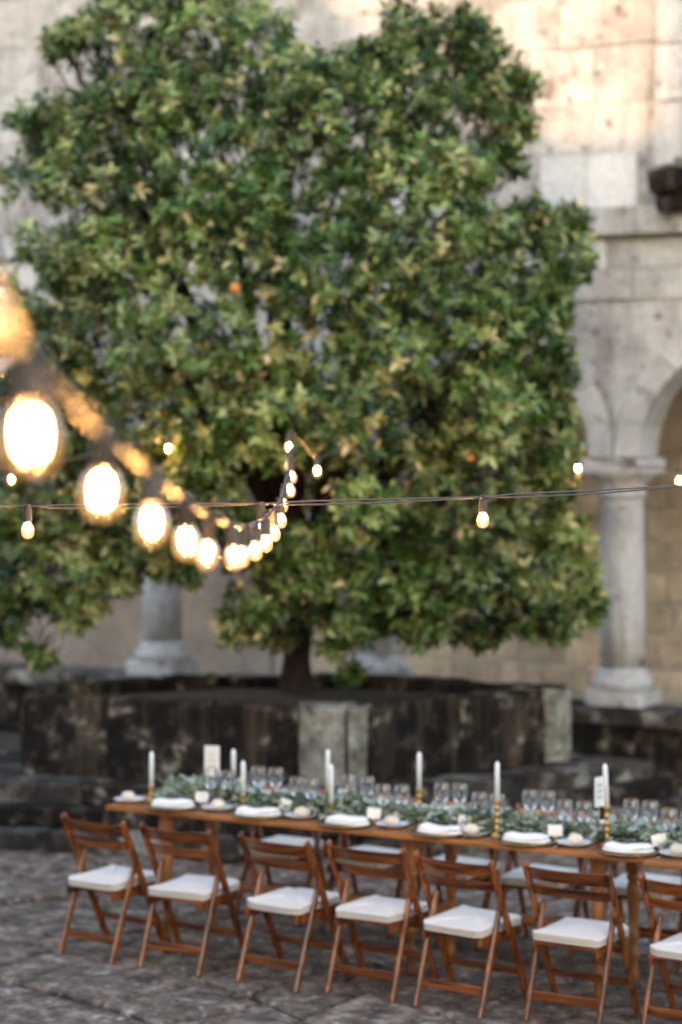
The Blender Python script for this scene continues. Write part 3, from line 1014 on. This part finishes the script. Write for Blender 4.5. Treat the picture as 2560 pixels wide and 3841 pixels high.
def cushion_mesh(seed):
    rr = random.Random(seed)
    n = 14
    v = []; f = []
    ph = [rr.uniform(0, 6) for _ in range(4)]
    def ring(sc, z, puff):
        for k in range(48):
            a = 2 * PI * k / 48
            ca, sa = math.cos(a), math.sin(a)
            e = 0.23
            x = math.copysign(abs(ca) ** e, ca); y = math.copysign(abs(sa) ** e, sa)
            wv = 1 + .010 * math.sin(3 * a + ph[0]) + .006 * math.sin(7 * a + ph[1])
            v.append((.177 * sc * x * wv, .200 * sc * y * wv, z + .004 * puff * math.sin(2 * a + ph[2]) + .003 * puff * math.sin(5 * a + ph[3])))
    prof = [(.93, 0), (.99, .003), (1.0, .008), (.985, .010), (1.0, .012), (1.0, .034), (1.006, .036), (1.006, .039), (.99, .041), (.965, .042), (.8, .046), (.5, .049), (.2, .050)]
    for sc, z in prof: ring(sc, z, 1 if z > .03 else .5)
    for i in range(len(prof) - 1):
        for k in range(48):
            a, b = i * 48 + k, i * 48 + (k + 1) % 48
            f.append((a, b, b + 48, a + 48))
    f.append(tuple(range(48))[::-1]); f.append(tuple((len(prof) - 1) * 48 + k for k in range(48)))
    return MB().add(v, f).mesh('seat_cushion', M['cushion'], True)


cush = [cushion_mesh(i) for i in range(4)]
proto = chair_proto()
NEAR_X = [-6.965, -6.44, -5.84, -5.33, -4.825, -4.245, -3.66]
FAR_X = [-6.58, -6.0, -5.45, -4.94, -4.37, -3.80]
first = True
for side, xs in (('near', NEAR_X), ('far', FAR_X)):
    for i, x in enumerate(xs):
        c = proto if first else copy_tree(proto)
        first = False
        rz = R(random.uniform(-4, 4))
        if side == 'near':
            c.location = (x, 9.90 + random.uniform(-.025, .025), 0); c.rotation_euler = (0, 0, rz - R(5))
            wh = 'courtyard side'
        else:
            c.location = (x, 11.52 + random.uniform(-.02, .03), 0); c.rotation_euler = (0, 0, PI + rz)
            wh = 'planter side'
        tag(c, f'{ORD[i]} brown folding chair from the free table end, {wh}', 'chair', 'folding chairs along the banquet table')
        o = inst('seat_cushion', cush[(i + (side == 'far')) % 4])
        m = Matrix.Translation(c.location) @ Matrix.Rotation(c.rotation_euler.z, 4, 'Z')
        o.location = m @ Vector((random.uniform(-.004, .004), .228, .383))
        o.rotation_euler = (R(random.uniform(-1, 1)), R(random.uniform(-1, 1)), c.rotation_euler.z + R(random.uniform(-3, 3)))
        tag(o, f'white cushion on the {ORD[i]} chair from the free table end, {wh}', 'cushion', 'white seat cushions')

# ------------------------------------------------------------------ things on the table
SEG = 28
charger_me = MB().lathe([(.09, 0), (.10, .003), (.145, .010), (.155, .013), (.155, .016), (.144, .0135), (.10, .008), (.001, .007)], SEG).mesh('charger_plate', M['charger'], True)
rim_me = MB().lathe([(.1515, .0145), (.1545, .0172), (.157, .0145), (.1545, .012), (.1515, .0145)], SEG, cap=False).mesh('gilt_rim', M['rim'], True)
bread_me = MB().lathe([(.045, 0), (.05, .002), (.078, .014), (.088, .020), (.089, .0225), (.076, .0175), (.05, .007), (.001, .006)], SEG).mesh('bread_plate', M['china'], True)


def roll_mesh(seed):
    rr = random.Random(seed)
    v = []; f = []
    n, mth = 18, 9
    p1, p2 = rr.uniform(0, 6), rr.uniform(0, 6)
    for j in range(mth + 1):
        th = PI * j / mth
        for k in range(n):
            a = 2 * PI * k / n
            r_ = 1 + .07 * math.sin(2 * a + p1) * math.sin(th) + .05 * math.sin(3 * a + p2) * math.sin(th)
            z = math.cos(th)
            v.append((.043 * r_ * math.sin(th) * math.cos(a), .036 * r_ * math.sin(th) * math.sin(a), .026 + (.030 if z > 0 else .022) * z - .004 * math.exp(-(math.sin(th) * math.sin(a) * 5) ** 2) * (z > .3)))
    for j in range(mth):
        for k in range(n):
            a, b = j * n + k, j * n + (k + 1) % n
            f.append((a, a + n, b + n, b))
    return MB().add(v, f).mesh('bread_roll', M['bread'], True)


rolls = [roll_mesh(i) for i in range(4)]


def napkin_mesh(seed):
    """folded linen: three soft layers with a sag in the middle and a raised fold"""
    rr = random.Random(seed)
    m = MB()
    nx, ny = 22, 8
    p = [rr.uniform(0, 6) for _ in range(3)]
    for L in range(2):
        sx, sy = .128 - .008 * L, .068 - .006 * L
        z0 = .001 + L * .012
        v = []; f = []
        for side in (0, 1):
            for i in range(nx + 1):
                for j in range(ny + 1):
                    a, b = -1 + 2 * i / nx, -1 + 2 * j / ny
                    edge = max(abs(a) ** 10, abs(b) ** 6)
                    wav = .0025 * math.sin(a * 2.6 + p[0]) + .0012 * math.sin(a * 5 + b * 1.5 + p[1]) + .006 * a * a
                    h = wav * (L + .4) + (.0165 * (1 - edge * .95) if side else 0)
                    v.append((a * math.sqrt(1 - .30 * b * b) * sx + .003 * math.sin(b * 3 + p[2]), b * math.sqrt(1 - .42 * a * a) * sy * 1.06 + .002 * math.sin(a * 4 + L), z0 + h))
        N = (nx + 1) * (ny + 1)
        for s in (0, 1):
            for i in range(nx):
                for j in range(ny):
                    q = s * N + i * (ny + 1) + j
                    qd = (q, q + ny + 1, q + ny + 2, q + 1)
                    f.append(qd if s else qd[::-1])
        ring = [i * (ny + 1) for i in range(nx + 1)] + [nx * (ny + 1) + j for j in range(1, ny + 1)] + [i * (ny + 1) + ny for i in range(nx - 1, -1, -1)] + [j for j in range(ny - 1, 0, -1)]
        for k in range(len(ring)):
            a, b = ring[k], ring[(k + 1) % len(ring)]
            f.append((a, b, b + N, a + N))
        m.add(v, f)
    return m.mesh('napkin', M['napkin'], True)


naps = [napkin_mesh(i) for i in range(4)]
card_me = MB().box((0, 0, .034), (.074, .0016, .056), 0).mesh('card', M['card'])
holder_me = MB().lathe([(.013, 0), (.014, .003), (.013, .011), (.008, .014)], 12).mesh('card_holder', M['brass'], True)
goblet_prof = [(.036, 0), (.036, .002), (.010, .006), (.0045, .014), (.0042, .075), (.010, .086), (.028, .100), (.042, .125), (.0455, .15), (.042, .180), (.0385, .196)]
goblet_me = MB().lathe(goblet_prof, 20, cap=False).mesh('bowl', M['glass'], True)
grim_me = MB().lathe([(.0378, .1955), (.0392, .1962), (.0392, .1975), (.0378, .1968)], 20, cap=False).mesh('gilt_rim', M['rim'], True)
fork = MB().bar((0, -.09, .006), (0, .03, .006), .008, .003, .001).bar((0, .03, .006), (0, .055, .005), .022, .0025, .001)
for k in range(4): fork.bar((-.009 + .006 * k, .055, .005), (-.009 + .006 * k, .098, .009), .0035, .002, .0005)
fork_me = fork.mesh('fork', M['copper'])
knife = MB().bar((0, -.10, .006), (0, .0, .006), .010, .005, .0015).bar((0, 0, .005), (0, .085, .005), .016, .002, .0006).bar((-.003, .085, .005), (-.003, .105, .005), .009, .002, .0005)
knife_me = knife.mesh('knife', M['copper'])


def goblet(x, y, label):
    t = thing('wine_glass', (x, y, TZ + .001), label, 'wine glass', 'wine glasses on the table')
    inst('bowl', goblet_me, t); inst('gilt_rim', grim_me, t)


def setting(x, near, i, full=True):
    s = 1 if near else -1
    rr = random.Random(i * 7 + near)
    yc = 10.475 if near else 10.945
    wh = f"{ORD[i]} setting from the free table end, {'courtyard' if near else 'planter'} side"
    t = thing('charger_plate', (x, yc, TZ), f'dark charger plate of the {wh}', 'plate', 'charger plates')
    inst('well', charger_me, t); inst('gilt_rim', rim_me, t)
    o = inst('napkin', naps[(i + near) % 4], None, (x + rr.uniform(-.01, .01), yc - .01 * s, TZ + .012), (0, 0, R(rr.uniform(-6, 6)) + (0 if near else PI)))
    tag(o, f'folded white napkin at the {wh}', 'napkin', 'folded white napkins')
    cx, cy = x + s * (.105 + rr.uniform(-.02, .015)), yc + s * (.095 + rr.uniform(-.01, .015))
    t = thing('place_card', (cx, cy, TZ + .013), f'blank white place card at the {wh}', 'place card', 'white place cards', R(rr.uniform(-25, 25)) + (0.25 if near else PI))
    inst('card', card_me, t, (0, 0, .008), (R(rr.uniform(-14, -4)), R(rr.uniform(-9, 9)), 0)); inst('card_holder', holder_me, t)
    bx, by = x - s * (.30 + rr.uniform(-.02, .02)), yc + s * (.035 + rr.uniform(-.015, .015))
    o = inst('bread_plate', bread_me, None, (bx, by, TZ + .001))
    tag(o, f'pale round bread plate of the {wh}', 'plate', 'bread plates')
    o = inst('bread_roll', rolls[(i * 3 + near) % 4], None, (bx + rr.uniform(-.01, .01), by, TZ + .007), (0, 0, rr.uniform(0, 3)))
    tag(o, f'crusty bread roll of the {wh}', 'bread roll', 'bread rolls')
    if near:
        o = inst('fork', fork_me, None, (x - .185, yc - .02, TZ + .001), (0, 0, R(rr.uniform(-6, 6))))
        tag(o, f'copper fork at the {wh}', 'fork', 'copper forks')
        o = inst('knife', knife_me, None, (x + .185, yc - .02, TZ + .001), (0, 0, R(rr.uniform(-6, 6))))
        tag(o, f'copper knife at the {wh}', 'knife', 'copper knives')
    gy = 10.635 if near else 10.835
    for q in range(2):
        goblet(x + (.14 if near else .13) + q * .10 + rr.uniform(-.01, .01), gy + rr.uniform(-.02, .02),
               f"{('left', 'right')[q] if near else ('right', 'left')[q]} wine glass of the {wh}")


NS = [-6.77, -6.23, -5.70, -5.16, -4.67, -4.12, -3.58]
for i, x in enumerate(NS): setting(x, True, i)
for i, x in enumerate(FAR_X): setting(x, False, i)


# candles
def candle(x, y, sh, ch, label_side, i, lean=0.0):
    tall = sh > .13
    p = [(.040, 0), (.042, .004), (.034, .012), (.012, .022), (.009, .03)]
    z = .03; k = 0
    while z < sh - .03:
        p += [(.0085, z), (.015, z + .008), (.0155, z + .014), (.0085, z + .022)]
        z += .034 if tall else .026
    p += [(.009, sh - .022), (.016, sh - .014), (.018, sh), (.0135, sh)]
    pp = [p[0]]
    for q in p[1:]:
        pp.append((q[0], max(q[1], pp[-1][1] + .0005)))
    o = MB().lathe(pp, 16).obj('candlestick', M['brass'], None, True, (x, y, TZ + .001))
    tag(o, f"{'tall' if tall else 'short'} brass candlestick, {label_side}", 'candlestick', 'brass candlesticks')
    t = thing('taper_candle', (x, y, TZ + sh - .004), f'white taper candle, {label_side}', 'candle', 'white taper candles')
    t.rotation_euler = (0, R(lean), 0)
    MB().lathe([(.0125, 0), (.0125, ch - .03), (.0115, ch - .012), (.005, ch - .001), (.001, ch)], 14).obj('wax', M['wax'], t, True)
    MB().tube([(0, 0, ch - .002), (.001, 0, ch + .006), (.003, 0, ch + .010)], .0012, 5).obj('wick', M['wick'], t)


CN = [(-7.0, 10.59, .085, .195), (-6.41, 10.60, .085, .185), (-5.85, 10.58, .09, .205), (-4.87, 10.55, .185, .20), (-4.29, 10.60, .195, .215)]
for i, (x, y, s, c) in enumerate(CN):
    candle(x, y, s, c, f'{ORD[i]} from the free table end, courtyard side of garland', i, -3 if i == 4 else random.uniform(-1, 1))
CF = [(-6.63, 10.86, .095, .19), (-6.03, 10.86, .10, .225), (-5.47, 10.86, .15, .20)]
for i, (x, y, s, c) in enumerate(CF):
    candle(x, y, s, c, f'{ORD[i]} from the free table end, planter side of garland', i, random.uniform(-1, 1))


def sign(x, y, z0, w, h, rz, label):
    t = thing('table_sign', (x, y, TZ + .001), label, 'sign', 'white card signs on the table', rz)
    MB().lathe([(.03, 0), (.032, .004), (.005, .010), (.003, .02), (.003, z0 - TZ + .03)], 10).obj('stand', M['brass'], t, True)
    c = MB().box((0, -.006, z0 - TZ + h / 2), (w, .003, h)).obj('card', M['card'], t)
    m = MB()
    rr = random.Random(int(h * 1000))
    for k in range(3):
        pts = []
        for q in range(13):
            pts.append((-.25 * w + .5 * w * q / 12 , -.0088, z0 - TZ + h * (.72 - .2 * k) + .05 * h * math.sin(q * 1.9 + k) + rr.uniform(-.003, .003)))
        m.tube(pts, .0011, 4)
    m.obj('faded_script', M['ink'], c)


sign(-6.70, 10.75, .885, .088, .168, YAW - .3, 'white card sign on a stand among glasses near the free table end')
sign(-4.375, 10.70, .915, .075, .150, YAW + .75, 'white card sign on a thin stand beside the leaning tall candle')
for i, (x, y, lb) in enumerate(((-6.93, 10.86, 'turquoise glass tumbler beside the candle at the free table end'), (-6.45, 10.78, 'turquoise glass tumbler beside the garland between two candles'))):
    o = MB().lathe([(.001, .004), (.028, .004), (.03, 0), (.034, .04), (.038, .085), (.036, .085), (.032, .04)], 18, cap=False).obj('glass_tumbler', M['turq'], None, True, (x, y, TZ + .002))
    tag(o, lb, 'tumbler', 'turquoise tumblers')


# garland of olive and eucalyptus leaves down the middle
def garland(x0, x1, label):
    t = thing('leaf_garland', (x0, 10.71, TZ), label, 'garland', 'leaf garlands along the table')
    n = int((x1 - x0) * 1500)
    X = rng.uniform(0, x1 - x0, n)
    ang = rng.uniform(0, PI, n)
    prof = 0.75 + .25 * np.sin(X * 7.0) + .15 * np.sin(X * 17)
    rad = rng.uniform(.3, 1, n) ** .6
    Y = np.cos(ang) * .155 * rad * prof + .02 * np.sin(X * 5)
    Z = np.abs(np.sin(ang)) * .10 * rad * prof + .008
    P = np.stack([X, Y, Z], 1)
    Dr = np.stack([rng.normal(size=n), np.cos(ang) * .9 + rng.normal(size=n) * .5, np.sin(ang) * .5 + rng.normal(size=n) * .35], 1)
    Nr = np.stack([rng.normal(size=n) * .4, np.cos(ang) * .5, np.ones(n)], 1)
    pal = np.array([(.21, .28, .17), (.32, .39, .29), (.42, .50, .42), (.15, .21, .10), (.52, .60, .54), (.27, .33, .18)])
    C = pal[rng.integers(0, 6, n)] * rng.uniform(.75, 1.25, (n, 1))
    Ln = rng.uniform(.03, .062, n); Wd = Ln * rng.uniform(.3, .75, n)
    v, F, C = build_leaves(P, Dr, Nr, Ln, Wd, C, .15)
    v[:, 2] = np.maximum(v[:, 2], .002)
    o = inst('foliage', np_mesh('foliage', v, F, C, M['garl']), t); o['kind'] = 'stuff'
    MB().tube([(a, .02 * math.sin(a * 5), .02) for a in np.linspace(0.05, x1 - x0, 30)], .006, 5).obj('stem', M['bark'], t)
    v, F, C = build_leaves(np.zeros((1, 3)), np.array([[1., 0, 0]]), np.array([[0, 0, 1.]]), np.array([1.]), np.array([.8]), np.array([(.33, .43, .37)]), .1)
    lm = np_mesh('leaf', v, F, C, M['garl'])
    for k in range(int((x1 - x0) * 40)):
        a = rng.uniform(.3, PI - .3)
        x = rng.uniform(0.02, x1 - x0)
        L = rng.uniform(.045, .075)
        inst('leaf', lm, t, (x, math.cos(a) * .14, abs(math.sin(a)) * .085 + .015), (rng.uniform(-.6, .6), rng.uniform(-.7, .2), rng.uniform(0, 6.28)), (L, L, L))


garland(-6.98, -4.05, 'long silvery green leaf garland along the middle of the long table')
garland(-4.02, -3.0, 'silvery green leaf garland on the second table')


# ------------------------------------------------------------------ festoon lights
def bulb_parts():
    so = MB()
    n = 16; v = []; f = []
    prof = [(.0125, 0), (.0155, -.002), (.0165, -.010), (.0175, -.046), (.0165, -.048)]
    for r, z in prof:
        for k in range(n * 2):
            a = 2 * PI * k / (n * 2)
            rr_ = r * (1 - (.06 if k % 2 else 0) * (-.046 <= z <= -.010))
            v.append((rr_ * math.cos(a), rr_ * math.sin(a), z))
    N = n * 2
    for i in range(len(prof) - 1):
        for k in range(N):
            a, b = i * N + k, i * N + (k + 1) % N
            f.append((b, a, a + N, b + N))
    f.append(tuple(range(N))); f.append(tuple((len(prof) - 1) * N + k for k in range(N))[::-1])
    so.add(v, f)
    cap = MB().lathe([(.0135, -.001), (.0140, .003), (.0140, .013), (.0120, .0155), (.001, .016)], 16)
    cap.box((-.018, 0, .009), (.012, .007, .003), .001).box((.018, 0, .009), (.012, .007, .003), .001)
    gl = MB().lathe([(.0125, -.046), (.0135, -.052), (.0185, -.060), (.0228, -.072), (.0240, -.084), (.0222, -.096), (.0165, -.1055), (.0085, -.110), (.0005, -.1112)], 20, cap=False)
    fi = MB()
    for k in range(4):
        a = PI / 4 + k * PI / 2
        fi.tube([(.0052 * math.cos(a), .0052 * math.sin(a), -.060), (.0070 * math.cos(a), .0070 * math.sin(a), -.074), (.0048 * math.cos(a), .0048 * math.sin(a), -.090)], .0024, 6)
    return (so.mesh('socket', M['socket']), cap.mesh('cap', M['socket'], False), gl.mesh('bulb', M['bulbglass'], True), fi.mesh('filament', M['glow'], True))


SO, CA, GL, FI = bulb_parts()


def string_lights(path, lens, label, tilt=6, gap=.007, seed=1):
    """two wires along the path, a socket, bulb and filament hung at each arc length in lens"""
    rr = random.Random(seed)
    pts = curve_pts(path, 14)
    L0 = pts[0]
    t = thing('festoon_lights', L0, label, 'string lights', 'festoon strings over the courtyard')
    acc = [0]
    for a, b in zip(pts, pts[1:]): acc.append(acc[-1] + (b - a).length)
    def at(s):
        for i in range(len(acc) - 1):
            if acc[i + 1] >= s:
                k = (s - acc[i]) / (acc[i + 1] - acc[i] + 1e-9)
                return pts[i].lerp(pts[i + 1], k)
        return pts[-1].copy()
    marks = [l if isinstance(l, float) else l for l in lens]
    n = max(20, int(acc[-1] / .05))
    for w in range(2):
        q = []
        for k in range(n + 1):
            s = acc[-1] * k / n
            p = at(s)
            dist = min([abs(s - m) for m in marks] + [1])
            open_ = min(1.0, dist / .12)
            ph = s * 9 + w * PI
            q.append(p - L0 + Vector((0, 0, (gap * (1 if w else -1)) * open_ * (.35 + .65 * abs(math.sin(s * 3.7 + seed))) + .008)) + Vector((math.cos(ph), math.sin(ph), 0)) * .002 * open_)
        MB().tube(q, .0033, 6).obj('wire', M['black'], t, True)
    for m in marks:
        p = at(m) - L0
        rot = (R(rr.uniform(-tilt, tilt)), R(rr.uniform(-tilt, tilt)), rr.uniform(0, 3))
        so = inst('socket', SO, t, p, rot)
        inst('cap', CA, so)
        b = inst('bulb', GL, t, p, rot)
        inst('filament', FI, b)
    return at, acc[-1]


def arclens(path, ds):
    """arc lengths at which the path reaches the given depths along the line of sight"""
    pts = curve_pts(path, 14); out = []
    s = 0
    tgt = list(ds)
    for a, b in zip(pts, pts[1:]):
        da = -a.x * SY + a.y * CY; db = -b.x * SY + b.y * CY
        while tgt and da <= tgt[0] < db:
            out.append(s + (b - a).length * (tgt[0] - da) / (db - da)); tgt.pop(0)
        s += (b - a).length
    return out


PA = [plan(-.24, 1.15, 3.14), plan(-.27, 1.5, 3.06), plan(-.30, 1.95, 3.01), plan(-.325, 2.36, 2.953), plan(-.325, 3.13, 2.868), plan(-.317, 3.8, 2.793),
      plan(-.305, 4.5, 2.72), plan(-.292, 5.2, 2.655), plan(-.28, 6.2, 2.585), plan(-.272, 7.0, 2.55), plan(-.267, 7.8, 2.53), plan(-.258, 8.6, 2.525),
      plan(-.248, 9.4, 2.545), plan(-.25, 10.2, 2.585), plan(-.25, 11, 2.635), plan(-.262, 12, 2.70), plan(-.28, 12.9, 2.79), plan(-.137, 13.8, 2.625), plan(0.05, 14.7, 2.72)]
string_lights(PA, arclens(PA, [1.62, 2.36, 3.13, 3.8, 4.45, 5.1, 5.8, 6.5, 7.2, 7.9, 8.6, 9.3, 10.0, 10.7, 11.4, 12.05, 12.75, 13.75]),
              'string of glowing bulbs sagging from the foreground towards the orange tree', 7, .006, 1)
PB = [Vector((-6.9, 5.3, 2.70)), Vector((-5.6, 6.25, 2.585)), Vector((-4.99, 6.73, 2.553)), Vector((-4.32, 7.27, 2.556)), Vector((-3.70, 7.89, 2.572)), Vector((-3.0, 8.55, 2.62)), Vector((-1.5, 9.9, 2.8))]
pb = curve_pts(PB, 14)
lb = []; s = 0; tg = [Vector((-4.99, 6.73, 0)), Vector((-4.32, 7.27, 0)), Vector((-3.70, 7.89, 0))]
for i in range(len(PB)):
    if i in (2, 3, 4):
        lb.append(sum((b - a).length for a, b in zip(pb[:i * 14], pb[1:i * 14 + 1])))
string_lights(PB, lb, 'sharp black string with small clear bulbs stretched across in front of the tree', 2, .007, 4)
PCs = [TB + Vector((.5, -.3, 1.75)), Vector((-7.0, 14.55, 2.62)), Vector((-6.22, 14.83, 2.585)), Vector((-5.42, 14.70, 2.515)), Vector((-3.5, 14.4, 2.62))]
pc = curve_pts(PCs, 14)
lc = [sum((b - a).length for a, b in zip(pc[:i * 14], pc[1:i * 14 + 1])) for i in (2, 3)]
string_lights(PCs, lc, 'string of bulbs running from the tree past the whole stone column', 4, .006, 5)
PD = [TB + Vector((-.1, -1.5, 1.85)), plan((389 - 784) / 358, 14.6, 2.75), plan((25 - 784) / 366, 14.3, 2.56), plan(-3.2, 14.0, 2.7)]
pd_ = curve_pts(PD, 14)
ld = [sum((b - a).length for a, b in zip(pd_[:i * 14], pd_[1:i * 14 + 1])) for i in (1, 2)]
string_lights(PD, ld, 'string of bulbs running from the tree towards the free side of the planter', 4, .006, 6)


# ------------------------------------------------------------------ fallen leaves
def litter():
    n = 260
    P = []; C = []
    while len(P) < n:
        x, y = rng.uniform(-10.5, -3), rng.uniform(8.6, 16.6)
        d = math.hypot(x + 8.1, y - 14.0)
        if d < 2.3 or rng.random() > (1.0 if d < 4 else .35): continue
        P.append((x, y, .006))
        C.append(np.array([(.20, .11, .04), (.10, .055, .03), (.26, .19, .07), (.16, .12, .08)][rng.integers(0, 4)]) * rng.uniform(.6, 1.2))
    P = np.array(P)
    Dr = np.concatenate([rng.normal(size=(n, 2)), np.full((n, 1), .05)], 1)
    Nr = np.concatenate([rng.normal(size=(n, 2)) * .2, np.ones((n, 1))], 1)
    Ln = rng.uniform(.04, .09, n)
    v, F, Cc = build_leaves(P, Dr, Nr, Ln, Ln * .45, np.array(C), -.12)
    o = inst('fallen_leaves', np_mesh('fallen_leaves', v, F, Cc, M['garl']))
    o['kind'] = 'stuff'
    tag(o, 'dry brown leaves scattered on the paving round the planter', 'leaves')


litter()
